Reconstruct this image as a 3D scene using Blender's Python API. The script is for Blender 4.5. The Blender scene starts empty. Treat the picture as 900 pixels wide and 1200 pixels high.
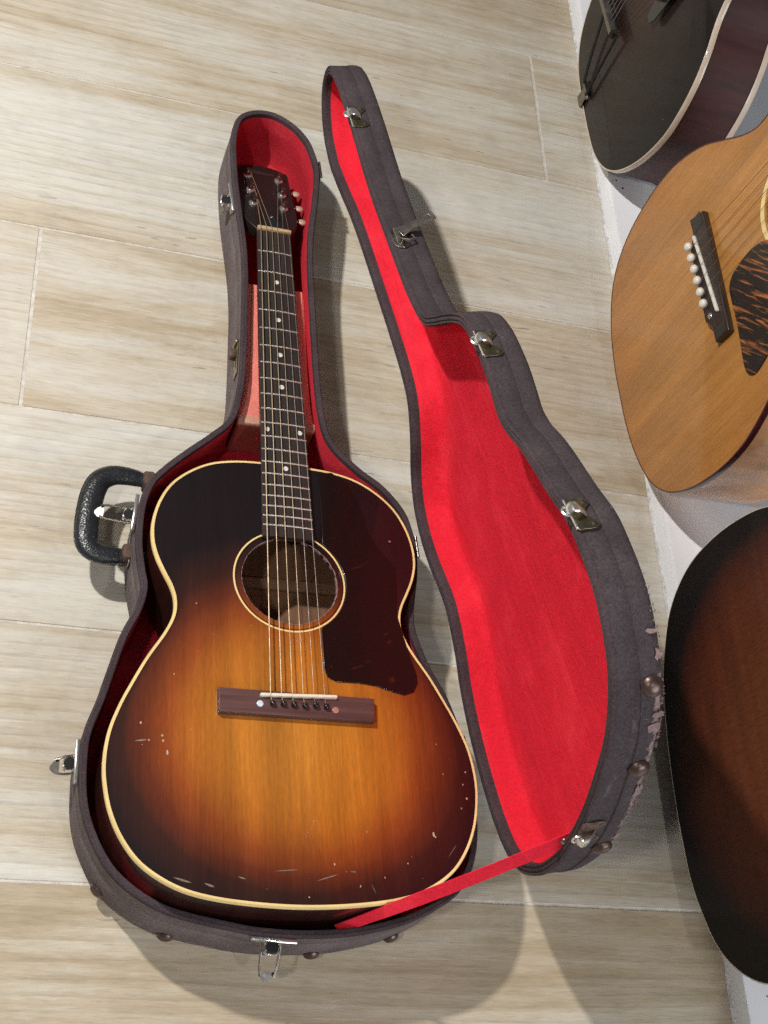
import bpy, bmesh, math, random
import numpy as np
from mathutils import Matrix, Vector
random.seed(7); RNG = np.random.default_rng(7)
scene = bpy.context.scene
COL = scene.collection
rad = math.radians

# ------------------------------------------------------------------ camera
CAM_H = 1.31812
cam = bpy.data.cameras.new('camera'); cam_o = bpy.data.objects.new('camera', cam); COL.objects.link(cam_o)
cam.sensor_fit = 'VERTICAL'; cam.sensor_height = 36.0
cam.lens = 1574.64 / 1200 * 36.0
cam.clip_start = .02; cam.clip_end = 60
_R = Matrix.Rotation(-.52767, 4, 'Z') @ Matrix.Rotation(.61773, 4, 'X') @ Matrix.Rotation(.57586, 4, 'Z')
cam_o.matrix_world = Matrix.Translation((0, 0, CAM_H)) @ _R
scene.camera = cam_o

# ------------------------------------------------------------------ light: one ceiling spot, soft room light
world = bpy.data.worlds.new('World'); scene.world = world; world.use_nodes = True
bg = world.node_tree.nodes['Background']
bg.inputs[0].default_value = (.95, .97, 1.0, 1); bg.inputs[1].default_value = .085
def lamp(name, kind, loc, power, color, size, target=None):
    l = bpy.data.lights.new(name, kind); o = bpy.data.objects.new(name, l); COL.objects.link(o)
    l.energy = power; l.color = color; o.location = loc
    if kind == 'AREA':
        l.shape = 'RECTANGLE'; l.size, l.size_y = size
    else:
        l.shadow_soft_size = size
    if target is not None:
        o.rotation_euler = (Vector(target) - Vector(loc)).to_track_quat('-Z', 'Y').to_euler()
    return o
lamp('ceiling_spot', 'POINT', (-.74, 1.31, 1.66), 132, (1.0, .955, .90), .035)
lamp('ceiling_spot', 'POINT', (-.60, -.20, 1.75), 31, (1.0, .96, .91), .06)
lamp('ceiling_spot', 'POINT', (.62, -.62, 1.95), 16, (1.0, .97, .93), .06)
lamp('shop_window', 'AREA', (1.9, -1.7, 1.5), 36, (.92, .955, 1.0), (1.6, 1.2), (.8, .8, 0))

vs = scene.view_settings
vs.view_transform = 'Standard'; vs.look = 'None'; vs.exposure = 0.14; vs.gamma = 1.0
vs.use_curve_mapping = False
scene.cycles.use_denoising = False      # keep the fine grain of cloth, plush and wood

# ------------------------------------------------------------------ helpers
def tag(o, label=None, cat=None, group=None, kind=None):
    if label: o['label'] = label
    if cat: o['category'] = cat
    if group: o['group'] = group
    if kind: o['kind'] = kind
    return o
def empty(name, M):
    o = bpy.data.objects.new(name, None); COL.objects.link(o); o.matrix_world = M
    o.empty_display_size = .05
    return o
def link(name, me, mat=None, parent=None, M=None, smooth=40):
    o = bpy.data.objects.new(name, me); COL.objects.link(o)
    if mat is not None and not me.materials: me.materials.append(mat)
    if parent is not None: o.parent = parent
    if M is not None: o.matrix_local = M
    if smooth:
        me.polygons.foreach_set('use_smooth', [True] * len(me.polygons))
        me.set_sharp_from_angle(angle=rad(smooth))
    return o
def mesh(verts, faces):
    me = bpy.data.meshes.new('m'); me.from_pydata([tuple(v) for v in verts], [], faces); me.update()
    return me
class MB:
    """collects vertices and faces of one mesh"""
    def __init__(s): s.v = []; s.f = []
    def add(s, verts, faces, M=None):
        n = len(s.v)
        for p in verts:
            p = Vector(p)
            s.v.append(tuple(M @ p if M is not None else p))
        s.f += [tuple(i + n for i in f) for f in faces]
        return s
    def loft(s, rings, closed=True, cap0=False, cap1=False, M=None):
        n = len(rings[0]); V = [p for r in rings for p in r]; F = []
        for k in range(len(rings) - 1):
            for i in range(n if closed else n - 1):
                j = (i + 1) % n
                F.append((k*n+i, k*n+j, (k+1)*n+j, (k+1)*n+i))
        if cap0: F.append(tuple(range(n))[::-1])
        if cap1: F.append(tuple((len(rings)-1)*n+i for i in range(n)))
        return s.add(V, F, M)
    def box(s, c, d, M=None, b=0.0):
        x, y, z = d[0]/2, d[1]/2, d[2]/2
        if b > 0:
            def rr(xx, yy, zz): return [(c[0]+a, c[1]+e, c[2]+zz) for a, e in
                ((-xx+b, -yy), (xx-b, -yy), (xx, -yy+b), (xx, yy-b), (xx-b, yy), (-xx+b, yy), (-xx, yy-b), (-xx, -yy+b))]
            return s.loft([rr(x-b*.6, y-b*.6, -z), rr(x, y, -z+b), rr(x, y, z-b), rr(x-b*.6, y-b*.6, z)], True, True, True, M)
        V = [(c[0]+i*x, c[1]+j*y, c[2]+k*z) for k in (-1, 1) for j in (-1, 1) for i in (-1, 1)]
        return s.add(V, [(0,2,3,1), (4,5,7,6), (0,1,5,4), (2,6,7,3), (0,4,6,2), (1,3,7,5)], M)
    def tube(s, pts, r, n=8, M=None, cap=True, closed=False, flat=1.0, up=None):
        P = [Vector(p) for p in pts]; N = len(P); rs = r if hasattr(r, '__len__') else [r]*N
        rings = []; prev = None
        for i in range(N):
            a = P[(i-1) % N] if (closed or i > 0) else P[i]; b = P[(i+1) % N] if (closed or i < N-1) else P[i]
            t = (b - a).normalized()
            ref = Vector(up) if up is not None else (prev if prev is not None else (Vector((0,0,1)) if abs(t.z) < .9 else Vector((1,0,0))))
            x = (ref - t*ref.dot(t)).normalized(); prev = x; y = t.cross(x)
            rings.append([tuple(P[i] + rs[i]*(math.cos(2*math.pi*k/n)*x*flat + math.sin(2*math.pi*k/n)*y)) for k in range(n)])
        if closed: rings.append(rings[0])
        return s.loft(rings, True, cap and not closed, cap and not closed, M)
    def lathe(s, prof, n=16, M=None):
        rings = [[(r*math.cos(2*math.pi*k/n), r*math.sin(2*math.pi*k/n), z) for k in range(n)] for r, z in prof]
        return s.loft(rings, True, True, True, M)
    def build(s, name, mat, parent=None, M=None, smooth=40):
        return link(name, mesh(s.v, s.f), mat, parent, M, smooth)
def prism(loops, z0, z1, bevel=0.0, res=2):
    """flat plate with holes from closed 2D loops"""
    cu = bpy.data.curves.new('c', 'CURVE'); cu.dimensions = '2D'; cu.fill_mode = 'BOTH'
    cu.extrude = max((z1-z0)/2 - bevel, 1e-6); cu.bevel_depth = bevel; cu.bevel_resolution = res
    cu.offset = -bevel
    for lp in loops:
        sp = cu.splines.new('POLY'); sp.points.add(len(lp)-1)
        for p, q in zip(sp.points, lp): p.co = (q[0], q[1], 0, 1)
        sp.use_cyclic_u = True
    o = bpy.data.objects.new('tmp', cu); COL.objects.link(o)
    dg = bpy.context.evaluated_depsgraph_get(); dg.update()
    me = bpy.data.meshes.new_from_object(o.evaluated_get(dg))
    bpy.data.objects.remove(o); bpy.data.curves.remove(cu)
    me.transform(Matrix.Translation((0, 0, (z0+z1)/2))); me.materials.clear()
    return me
def spline(P, n, closed=True):
    P = np.array(P, float); N = len(P); out = []
    segs = N if closed else N-1
    for i in range(segs):
        g = lambda k: P[k % N] if closed else P[min(max(k, 0), N-1)]
        p0, p1, p2, p3 = g(i-1), g(i), g(i+1), g(i+2)
        for t in np.linspace(0, 1, 9)[:-1]:
            out.append(.5*((2*p1)+(-p0+p2)*t+(2*p0-5*p1+4*p2-p3)*t*t+(-p0+3*p1-3*p2+p3)*t**3))
    if not closed: out.append(P[-1])
    out = np.array(out)
    if n:
        q = np.vstack([out, out[:1]]) if closed else out
        d = np.r_[0, np.cumsum(np.linalg.norm(np.diff(q, axis=0), axis=1))]
        s = np.linspace(0, d[-1], n+1)[:-1] if closed else np.linspace(0, d[-1], n)
        out = np.stack([np.interp(s, d, q[:, k]) for k in range(q.shape[1])], 1)
    return out
def area2(P): return np.sum(P[:,0]*np.roll(P[:,1],-1) - np.roll(P[:,0],-1)*P[:,1])
def ccw(P): return P if area2(P) > 0 else P[::-1]
def normals(P):
    t = np.roll(P, -1, 0) - np.roll(P, 1, 0); t /= np.linalg.norm(t, axis=1)[:, None]
    return np.stack([t[:,1], -t[:,0]], 1)               # outward for ccw
def off(P, d, it=2):
    Q = P + normals(P)*d
    return Q
def at(P, z): return [(a, b, z) for a, b in P]
def circ(cx, cy, r, n=40): return np.array([(cx + r*math.cos(2*math.pi*k/n), cy + r*math.sin(2*math.pi*k/n)) for k in range(n)])
def attr(me, name, vals):
    a = me.attributes.new(name, 'FLOAT', 'POINT'); a.data.foreach_set('value', np.asarray(vals, np.float32))

# ------------------------------------------------------------------ materials
class NT:
    def __init__(s, name):
        s.m = bpy.data.materials.new(name); s.m.use_nodes = True
        s.t = s.m.node_tree; s.b = s.t.nodes['Principled BSDF']
    def n(s, kind, **kw):
        d = s.t.nodes.new(kind)
        for k, v in kw.items():
            if k in d.inputs.keys() if isinstance(k, str) else False: pass
            setattr(d, k, v)
        return d
    def l(s, a, b): s.t.links.new(a, b)
    def coords(s, scale=(1,1,1), rnd=False, out='Object', rot=(0,0,0)):
        tc = s.n('ShaderNodeTexCoord'); mp = s.n('ShaderNodeMapping'); mp.inputs['Scale'].default_value = scale
        mp.inputs['Rotation'].default_value = rot
        if tuple(rot) != (0, 0, 0):
            mp.vector_type = 'TEXTURE'; mp.inputs['Scale'].default_value = tuple(1/k for k in scale)
        if rnd:
            oi = s.n('ShaderNodeObjectInfo'); ml = s.n('ShaderNodeVectorMath', operation='SCALE'); cb = s.n('ShaderNodeCombineXYZ')
            for i in range(3): s.l(oi.outputs['Random'], cb.inputs[i])
            s.l(cb.outputs[0], ml.inputs[0]); ml.inputs['Scale'].default_value = 37.0
            ad = s.n('ShaderNodeVectorMath', operation='ADD'); s.l(tc.outputs[out], ad.inputs[0]); s.l(ml.outputs[0], ad.inputs[1])
            s.l(ad.outputs[0], mp.inputs[0])
        else: s.l(tc.outputs[out], mp.inputs[0])
        return mp.outputs[0]
    def noise(s, vec, scale=1.0, detail=4.0, rough=.55, dist=0.0):
        d = s.n('ShaderNodeTexNoise'); d.inputs['Scale'].default_value = scale; d.inputs['Detail'].default_value = detail
        d.inputs['Roughness'].default_value = rough; d.inputs['Distortion'].default_value = dist
        s.l(vec, d.inputs['Vector']); return d.outputs['Fac']
    def ramp(s, fac, stops, interp='LINEAR'):
        d = s.n('ShaderNodeValToRGB'); e = d.color_ramp; e.interpolation = interp
        while len(e.elements) < len(stops): e.elements.new(.5)
        for el, (p, c) in zip(e.elements, stops):
            el.position = p; el.color = (*c, 1) if hasattr(c, '__len__') else (c, c, c, 1)
        s.l(fac, d.inputs[0]); return d.outputs[0]
    def mix(s, fac, a, b, mode='MIX'):
        d = s.n('ShaderNodeMix', data_type='RGBA', blend_type=mode)
        for sock, v in ((d.inputs[0], fac), (d.inputs[6], a), (d.inputs[7], b)):
            if hasattr(v, 'links'): s.l(v, sock)
            elif hasattr(v, '__len__'): sock.default_value = (*v, 1)
            else: sock.default_value = v if sock == d.inputs[0] else (v, v, v, 1)
        return d.outputs[2]
    def math(s, op, a, b=0.0):
        d = s.n('ShaderNodeMath', operation=op)
        for sock, v in ((d.inputs[0], a), (d.inputs[1], b)):
            if hasattr(v, 'links'): s.l(v, sock)
            else: sock.default_value = v
        return d.outputs[0]
    def attr(s, name):
        d = s.n('ShaderNodeAttribute', attribute_name=name); return d.outputs['Fac']
    def bump(s, h, dist=.001, strength=.5):
        d = s.n('ShaderNodeBump'); d.inputs['Distance'].default_value = dist; d.inputs['Strength'].default_value = strength
        s.l(h, d.inputs['Height']); s.l(d.outputs[0], s.b.inputs['Normal'])
    def set(s, color=None, rough=None, metal=None, coat=None, coat_r=.05, spec=None, sheen=None):
        I = s.b.inputs
        for sock, v in (('Base Color', color), ('Roughness', rough), ('Metallic', metal), ('Coat Weight', coat), ('Specular IOR Level', spec), ('Sheen Weight', sheen)):
            if v is None: continue
            if hasattr(v, 'links'): s.l(v, I[sock])
            elif hasattr(v, '__len__'): I[sock].default_value = (*v, 1)
            else: I[sock].default_value = v
        if coat is not None: I['Coat Roughness'].default_value = coat_r
        return s.m
def simple(name, color, rough=.5, metal=0.0, var=.25, scale=60, bump=0.0, coat=None, spec=None, sheen=None):
    t = NT(name); v = t.coords(); f = t.noise(v, scale, 5, .6)
    c0 = tuple(c*(1-var) for c in color); c1 = tuple(min(1, c*(1+var)) for c in color)
    col = t.ramp(f, [(.3, c0), (.7, c1)])
    if bump: t.bump(f, bump, .6)
    f2 = t.noise(v, scale*.3, 3); r = t.ramp(f2, [(.3, max(0, rough-.08)), (.7, min(1, rough+.08))])
    return t.set(col, r, metal, coat, spec=spec, sheen=sheen)

def tile_mat():
    t = NT('wood_look_tile')
    v = t.coords((1.0, 1, 1), rnd=True)
    def sc(k):
        mp = t.n('ShaderNodeMapping'); mp.inputs['Scale'].default_value = k; t.l(v, mp.inputs[0]); return mp.outputs[0]
    bands = t.noise(sc((1.5, 10, 1)), 1.0, 5, .62, .6)
    streak = t.noise(sc((6, 85, 1)), 1.0, 6, .68, .5)
    fine = t.noise(sc((38, 430, 1)), 1.0, 4, .7, .3)
    blot = t.noise(sc((3, 5, 1)), 1.0, 3)
    oi = t.n('ShaderNodeObjectInfo')
    f = t.math('ADD', t.math('MULTIPLY', bands, .70), t.math('MULTIPLY', streak, .30))
    sepc = t.n('ShaderNodeSeparateColor'); t.l(oi.outputs['Color'], sepc.inputs[0])
    f = t.math('ADD', f, t.math('MULTIPLY', t.math('SUBTRACT', sepc.outputs[0], .5), .24))
    dash = t.noise(sc((75, 700, 1)), 1.0, 3, .6)
    f = t.math('ADD', t.math('MULTIPLY', t.math('SUBTRACT', f, .5), 1.35), t.math('ADD', .5, t.math('MULTIPLY', t.math('SUBTRACT', dash, .5), .20)))
    col = t.ramp(f, [(.24, (.40, .315, .205)), (.38, (.50, .42, .305)), (.48, (.575, .515, .410)), (.57, (.625, .59, .51)), (.72, (.67, .655, .60))])
    g = t.ramp(fine, [(.30, .82), (.45, .98), (.70, 1.06)])
    col = t.mix(1.0, col, g, 'MULTIPLY')
    # growth-ring figure
    wv = t.n('ShaderNodeTexWave', wave_type='BANDS', bands_direction='Y', wave_profile='SAW'); wv.inputs['Scale'].default_value = 1.0
    wv.inputs['Distortion'].default_value = 9.0; wv.inputs['Detail'].default_value = 3; wv.inputs['Detail Scale'].default_value = .55
    t.l(sc((2.0, 22, 1)), wv.inputs['Vector'])
    wl = t.ramp(wv.outputs['Fac'], [(.0, .84), (.30, .98), (1, 1.03)])
    col = t.mix(t.ramp(blot, [(.42, 0.0), (.58, .9)]), col, t.mix(1.0, col, wl, 'MULTIPLY'))
    # knots, pits and small dark marks
    vo = t.n('ShaderNodeTexVoronoi'); vo.inputs['Scale'].default_value = 1.0; t.l(sc((4.5, 16, 1)), vo.inputs['Vector'])
    km = t.ramp(vo.outputs['Distance'], [(.0, .55), (.05, .75), (.10, 1.0)])
    kn = t.ramp(t.noise(sc((2.1, 7, 1)), 1.0, 1), [(.60, 0.0), (.64, 1.0)])
    col = t.mix(kn, col, t.mix(1.0, col, km, 'MULTIPLY'))
    dirt = t.noise(sc((18, 18, 1)), 1.0, 6, .7)
    col = t.mix(1.0, col, t.ramp(dirt, [(.3, .90), (.55, 1.0)]), 'MULTIPLY')
    mk = t.ramp(t.noise(sc((26, 190, 1)), 1.0, 2, .4), [(.715, 1.0), (.745, .62)])
    col = t.mix(t.ramp(t.noise(sc((3, 3, 1)), 1.0, 2), [(.48, 0.0), (.58, 1.0)]), col, t.mix(1.0, col, mk, 'MULTIPLY'))
    t.bump(t.math('ADD', streak, t.math('MULTIPLY', fine, .8)), .0006, .5)
    rgh = t.ramp(blot, [(.3, .42), (.7, .58)])
    return t.set(col, rgh, spec=.35)

def cloth_mat(name, base):
    t = NT(name); v = t.coords()
    vd = t.n('ShaderNodeMapping'); vd.inputs['Scale'].default_value = (1, 1, 1); t.l(v, vd.inputs[0])
    weave = t.noise(v, 480, 4, .8); soft = t.noise(v, 22, 5, .6); big = t.noise(v, 5, 3)
    d = tuple(c*.78 for c in base); l = tuple(min(1, c*1.25) for c in base)
    col = t.ramp(soft, [(.3, d), (.7, l)])
    col = t.mix(1.0, col, t.ramp(weave, [(.3, .48), (.7, 1.5)]), 'MULTIPLY')
    # rubbed pale scuffs, and the worn edges where the attribute says so
    sm = t.noise(t.coords((14, 60, 60)), 1.0, 6, .75); scuff = t.ramp(sm, [(.61, 0.0), (.70, .55)])
    col = t.mix(scuff, col, tuple(min(1, c*1.9+.03) for c in base))
    w = t.math('ADD', t.attr('wear'), t.math('MULTIPLY', t.math('SUBTRACT', t.noise(v, 70, 6, .75), .5), 1.5))
    wm = t.ramp(w, [(.62, 0.0), (.74, 1.0)])
    col = t.mix(wm, col, t.ramp(t.noise(v, 160, 4), [(.3, (.16, .10, .10)), (.65, (.34, .26, .25))]))
    hh = t.math('ADD', weave, t.math('MULTIPLY', wm, 2.0))
    t.bump(hh, .0005, .7)
    return t.set(col, .85, spec=.18)

def plush_mat(name, base, pale=None):
    t = NT(name); v = t.coords()
    nap = t.noise(v, 330, 5, .8); soft = t.noise(v, 16, 5, .6, .4)
    crush = t.noise(t.coords((26, 5, 26)), 1.0, 5, .65, .8)
    soft = t.math('ADD', t.math('MULTIPLY', soft, .5), t.math('MULTIPLY', crush, .5))
    col = t.ramp(soft, [(.34, tuple(c*.91 for c in base)), (.50, base), (.64, tuple(min(1, c*1.12+.012) for c in base))])
    col = t.mix(1.0, col, t.ramp(nap, [(.25, .74), (.75, 1.20)]), 'MULTIPLY')
    lint = t.ramp(t.noise(v, 150, 2), [(.76, 0.0), (.80, .45)])
    col = t.mix(lint, col, pale or tuple(min(1, c*1.1+.12) for c in base))
    t.bump(t.math('ADD', nap, t.math('MULTIPLY', soft, 4.0)), .0016, .7)
    return t.set(col, .95, spec=.04)

def burst_mat(name, stops, grain=(.80, 1.08), coat=.9, figure=.25, gscale=(330, 9, 9), flame=False):
    """lacquered wood whose stain follows the 'burst' attribute"""
    t = NT(name); v = t.coords()
    def sc(k):
        mp = t.n('ShaderNodeMapping'); mp.inputs['Scale'].default_value = k; t.l(v, mp.inputs[0]); return mp.outputs[0]
    e = t.attr('burst')
    e = t.math('ADD', e, t.math('MULTIPLY', t.math('SUBTRACT', t.noise(v, 9, 4), .5), .14))
    col = t.ramp(t.math('MULTIPLY', e, .5), [(p*.5, c) for p, c in stops])
    g = t.noise(sc(gscale), 1.0, 4, .65, .1)
    fine = t.noise(sc((650, 90, 90)), 1.0, 4, .75)
    band = t.noise(sc((24, 3.2, 1)), 1.0, 2, .5, .3) if not flame else t.noise(sc((5, 60, 20)), 1.0, 3, .5, .3)
    m = t.mix(1.0, t.ramp(g, [(.3, grain[0]), (.7, grain[1])]), t.ramp(band, [(.3, 1-figure), (.7, 1+figure)]), 'MULTIPLY')
    m = t.mix(1.0, m, t.ramp(fine, [(.3, .84), (.7, 1.12)]), 'MULTIPLY')
    col = t.mix(1.0, col, m, 'MULTIPLY')
    # specks of bare wood in the lacquer
    sp = t.ramp(t.noise(v, 170, 2, .5), [(.775, 0.0), (.79, .7)])
    col = t.mix(t.math('MULTIPLY', sp, t.ramp(t.noise(v, 10, 2), [(.52, 0.0), (.66, 1.0)])), col, (.55, .42, .28))
    b = t.n('ShaderNodeBump'); b.inputs['Distance'].default_value = .0003; b.inputs['Strength'].default_value = .25
    t.l(t.math('ADD', g, t.noise(v, 14, 3)), b.inputs['Height']); t.l(b.outputs[0], t.b.inputs['Normal'])
    b2 = t.n('ShaderNodeBump'); b2.inputs['Distance'].default_value = .0008; b2.inputs['Strength'].default_value = .12
    t.l(t.noise(v, 22, 3), b2.inputs['Height']); t.l(b2.outputs[0], t.b.inputs['Coat Normal'])
    return t.set(col, .42, coat=coat, coat_r=.06, spec=.18)

def wood(name, base, rough=.4, coat=0.0, var=.3, scale=(140, 8, 140), coat_r=.1):
    t = NT(name); v = t.coords(scale); f = t.noise(v, 1.0, 5, .6, .3)
    col = t.ramp(f, [(.3, tuple(c*(1-var) for c in base)), (.7, tuple(min(1, c*(1+var)) for c in base))])
    t.bump(f, .0002, .4)
    return t.set(col, rough, coat=coat, coat_r=coat_r)

def tortoise(name, dark, flame, lo=.60, hi=.72, scale=(16, 60, 20), rot=(0,0,.5)):
    t = NT(name); v = t.coords(scale, rot=rot); f = t.noise(v, 1.0, 4, .6, .6)
    col = t.ramp(f, [(lo, dark), (hi, flame)])
    return t.set(col, .28, coat=.25, coat_r=.05, spec=.3)

M_TILE = tile_mat()
M_GROUT = simple('grout', (.60, .57, .52), .9, var=.2, scale=90, bump=.0006)
M_WHITE = simple('white_paint', (.86, .88, .92), .42, var=.05, scale=12, bump=.0002)
M_DIRTY = simple('dirty_caulk', (.62, .62, .62), .7, var=.35, scale=120)
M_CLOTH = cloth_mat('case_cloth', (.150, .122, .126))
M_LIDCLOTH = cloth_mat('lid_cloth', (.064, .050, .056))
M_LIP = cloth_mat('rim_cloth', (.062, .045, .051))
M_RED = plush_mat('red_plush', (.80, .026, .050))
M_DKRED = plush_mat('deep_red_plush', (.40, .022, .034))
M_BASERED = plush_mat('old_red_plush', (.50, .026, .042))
M_PINK = plush_mat('faded_pink_plush', (.86, .26, .21))
M_TAN = plush_mat('faded_tan_edge', (.62, .33, .24))
M_BRICK = plush_mat('brick_red_plush', (.46, .10, .08))
M_STRAP = plush_mat('red_ribbon', (.88, .030, .060))
M_METAL = simple('tarnished_nickel', (.34, .31, .28), .34, 1.0, .35, 140, .0002)
M_CHROME = simple('bright_nickel', (.80, .79, .77), .24, .9, .15, 80)
M_RUST = simple('rusty_steel', (.13, .085, .068), .7, .5, .5, 160, .0006)
M_BRASS = simple('aged_brass', (.30, .26, .17), .38, 1.0, .3, 150, .0002)
M_STUD = simple('brown_stud', (.115, .075, .062), .38, .7, .35, 120)
M_HOLE = simple('dark_hole', (.012, .011, .011), .9)
M_FRAY = simple('frayed_canvas', (.24, .165, .16), .95, var=.3, scale=200)
def leather():
    t = NT('black_leather'); v = t.coords()
    vo = t.n('ShaderNodeTexVoronoi', feature='F1'); vo.inputs['Scale'].default_value = 420; t.l(v, vo.inputs['Vector'])
    t.bump(t.math('ADD', vo.outputs['Distance'], t.noise(v, 90, 4)), .0006, .6)
    return t.set(t.ramp(t.noise(v, 60, 4), [(.3, (.008, .010, .012)), (.7, (.020, .023, .027))]), .34, spec=.6)
M_LEATHER = leather()
M_BONE = simple('bone', (.80, .74, .60), .35, var=.1, scale=150)
M_NUT = simple('old_nut', (.50, .37, .20), .4, var=.15, scale=150)
M_IVORY = simple('ivoroid_binding', (.86, .66, .29), .30, var=.10, scale=40, coat=.5)
M_IVORY_PALE = simple('pale_binding', (.62, .52, .42), .30, var=.12, scale=40, coat=.5)
M_EBONY = wood('dark_bridge_wood', (.030, .018, .014), .4, .3, .35, (9, 160, 90))
M_ROSEWOOD = wood('rosewood', (.095, .044, .040), .45, .15, .35, (9, 160, 90))
M_FRETBOARD = wood('dark_fretboard', (.030, .024, .022), .42, .15, .35)
M_FRET = simple('fret_wire', (.60, .56, .48), .35, .6, .1, 90)
M_STRING = simple('bronze_string', (.42, .34, .23), .55, .9, .12, 300)
M_STEEL = simple('steel_string', (.36, .33, .30), .55, .9, .1, 300)
M_PEARL = simple('pearl_dot', (.72, .74, .70), .22, var=.15, scale=300, coat=.6)
M_BLUEPEARL = simple('blue_pearl_dot', (.62, .74, .82), .2, var=.15, scale=300, coat=.6)
M_PINKDOT = simple('brown_dot', (.42, .20, .16), .3, var=.15, scale=300)
M_BLACKPIN = simple('black_pin', (.010, .010, .011), .22, var=.2, coat=.5)
M_WHITEPIN = simple('white_pin', (.74, .70, .62), .3, var=.08, coat=.5)
M_BUTTON = simple('cream_button', (.48, .34, .27), .3, var=.1, coat=.4)
M_PICK = tortoise('dark_pickguard', (.010, .005, .0045), (.10, .022, .008), .67, .80, (30, 60, 20))
M_FLAME = tortoise('flame_pickguard', (.020, .014, .013), (.46, .15, .04), .53, .66, (15, 170, 20), (0, 0, .68))
M_MAHOG = wood('dark_mahogany', (.060, .018, .014), .35, .8, .35, (160, 6, 60), .08)
M_NECK = wood('dark_neck', (.040, .014, .014), .32, .7, .3, (90, 6, 60), .08)
M_HEAD = wood('headstock_face', (.010, .006, .006), .5, .06, .25, (90, 8, 60), .15)
M_INSIDE = wood('bare_inside_wood', (.20, .095, .050), .7, 0, .2, (150, 6, 60))
M_BRACE = wood('bare_brace_wood', (.27, .15, .085), .7, 0, .2, (6, 160, 60))
M_LOGO = simple('faded_gold_leaf', (.085, .075, .06), .4, .4, .2)
M_WEAR = simple('bare_wood_chip', (.46, .33, .23), .6, var=.3, scale=400)
M_SCUFF = simple('dull_scuff', (.20, .15, .11), .6, var=.4, scale=300)
BLK = (.010, .0055, .0065)
M_SUNBURST = burst_mat('sunburst_lacquer', [(0, (.52, .200, .024)), (.30, (.43, .140, .015)), (.56, (.25, .056, .010)), (.80, (.115, .023, .008)), (1.05, (.038, .011, .007)), (1.55, BLK)], figure=.24)
M_RIM = burst_mat('dark_side_lacquer', [(0, (.055, .020, .014)), (1, (.018, .008, .008))])
M_NATURAL = burst_mat('honey_lacquer', [(0, (.48, .215, .052)), (1, (.41, .165, .036))], (.82, 1.12), 1.0, .18, (260, 7, 7))
M_BLACKTOP = burst_mat('black_lacquer', [(0, (.060, .026, .020)), (.5, (.016, .011, .010)), (1, (.007, .006, .006))], figure=.1, coat=.4)
M_BLACKSIDE = wood('wine_side', (.046, .011, .010), .6, .05, .5, (60, 60, 8), .3)
M_BROWNBURST = burst_mat('brown_burst_lacquer', [(0, (.115, .032, .012)), (.45, (.098, .023, .009)), (.76, (.050, .011, .006)), (.95, (.008, .005, .006)), (1.3, (.004, .0035, .004))], (.78, 1.12), .12, .16, (260, 60, 12), True)
M_MAPLE = wood('pale_side', (.72, .36, .16), .35, .6, .22, (10, 60, 30), .1)
M_REDBIND = simple('tortoise_binding', (.060, .010, .012), .25, var=.4, scale=120, coat=.6)

# ------------------------------------------------------------------ the floor
def floor():
    mb = MB(); mb.box((0, 1.2, -.0272), (5.2, 6.4, .052)); f = mb.build('floor', M_GROUT, smooth=0)
    tag(f, kind='structure')
    W = .26839; y0 = 1.69024; L = 1.2; g = .0013
    joints = {0: .75263, 1: .30, 2: .03832, 3: .32, 4: -.30, 5: .93, -1: .24, 6: .35}
    shared = {}
    for r in range(-7, 12):
        yt = y0 - W*r; yb = yt - W
        xj = joints.get(r, RNG.uniform(-.5, .7))
        tone = {-1: .42, 0: .46, 1: .74, 2: .40, 3: .76, 4: .44, 5: .12, 6: .2}.get(r, .45)
        k0 = math.floor((-2.3 - xj)/L)
        for k in range(k0, k0 + 5):
            xa, xb = xj + k*L, xj + (k+1)*L
            if xa > 2.4: continue
            if 'm' not in shared:
                b = MB(); b.box((0, 0, 0), (L - .0040, W - 2*g, .006), b=.0010); me = mesh(b.v, b.f); me.materials.append(M_TILE); shared['m'] = me
            o = bpy.data.objects.new('floor_tile', shared['m']); COL.objects.link(o)
            o.parent = f; o.color = (tone + RNG.uniform(-.05, .05), RNG.random(), 0, 1)
            o.location = ((xa+xb)/2, (yt+yb)/2, -.003 + RNG.uniform(-.0002, .0001))
    return f
floor()

# ------------------------------------------------------------------ white platform the other guitars stand on
PH = .030
def platform():
    t = empty('display_platform', Matrix.Translation((.8411, 1.0, 0)) @ Matrix.Rotation(-.0023*-1, 4, 'Z'))
    tag(t, 'low white painted platform along the floor edge under three guitars', 'platform')
    m = MB(); w = 1.1; L = 4.2
    prof = [(0, .0005), (0, PH-.004), (.0012, PH-.0012), (.004, PH), (w, PH), (w, .0005)]
    m.loft([[(x, y, z) for x, z in prof] for y in np.linspace(-L/2, L/2, 8)], True, True, True)
    m.build('board', M_WHITE, t)
    c = MB(); n = 260; rings = []
    for i in range(n):
        y = -L/2 + L*i/(n-1); a = .0022 + RNG.uniform(-.0009, .0009)
        rings.append([(-a, y, .0004), (-a*.7, y, .0024), (.0002, y, .0042 + RNG.uniform(-.0012, .0012)), (.0002, y, .0004)])
    c.loft(rings, True, True, True); c.build('caulk_line', M_DIRTY, t)
    # little chips and scuffs along the edge
    d = MB()
    for _ in range(26):
        y = RNG.uniform(-1.1, .9); s = RNG.uniform(.0008, .0022)
        d.lathe([(s, 0), (s*.8, .0003)], 6, Matrix.Translation((RNG.uniform(.0045, .03), y, PH+.0001)) @ Matrix.Scale(RNG.uniform(.5, 1.6), 4, (0, 1, 0)))
    o = d.build('paint_chip', M_HOLE, t); o['kind'] = 'stuff'
    return t
platform()

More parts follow.
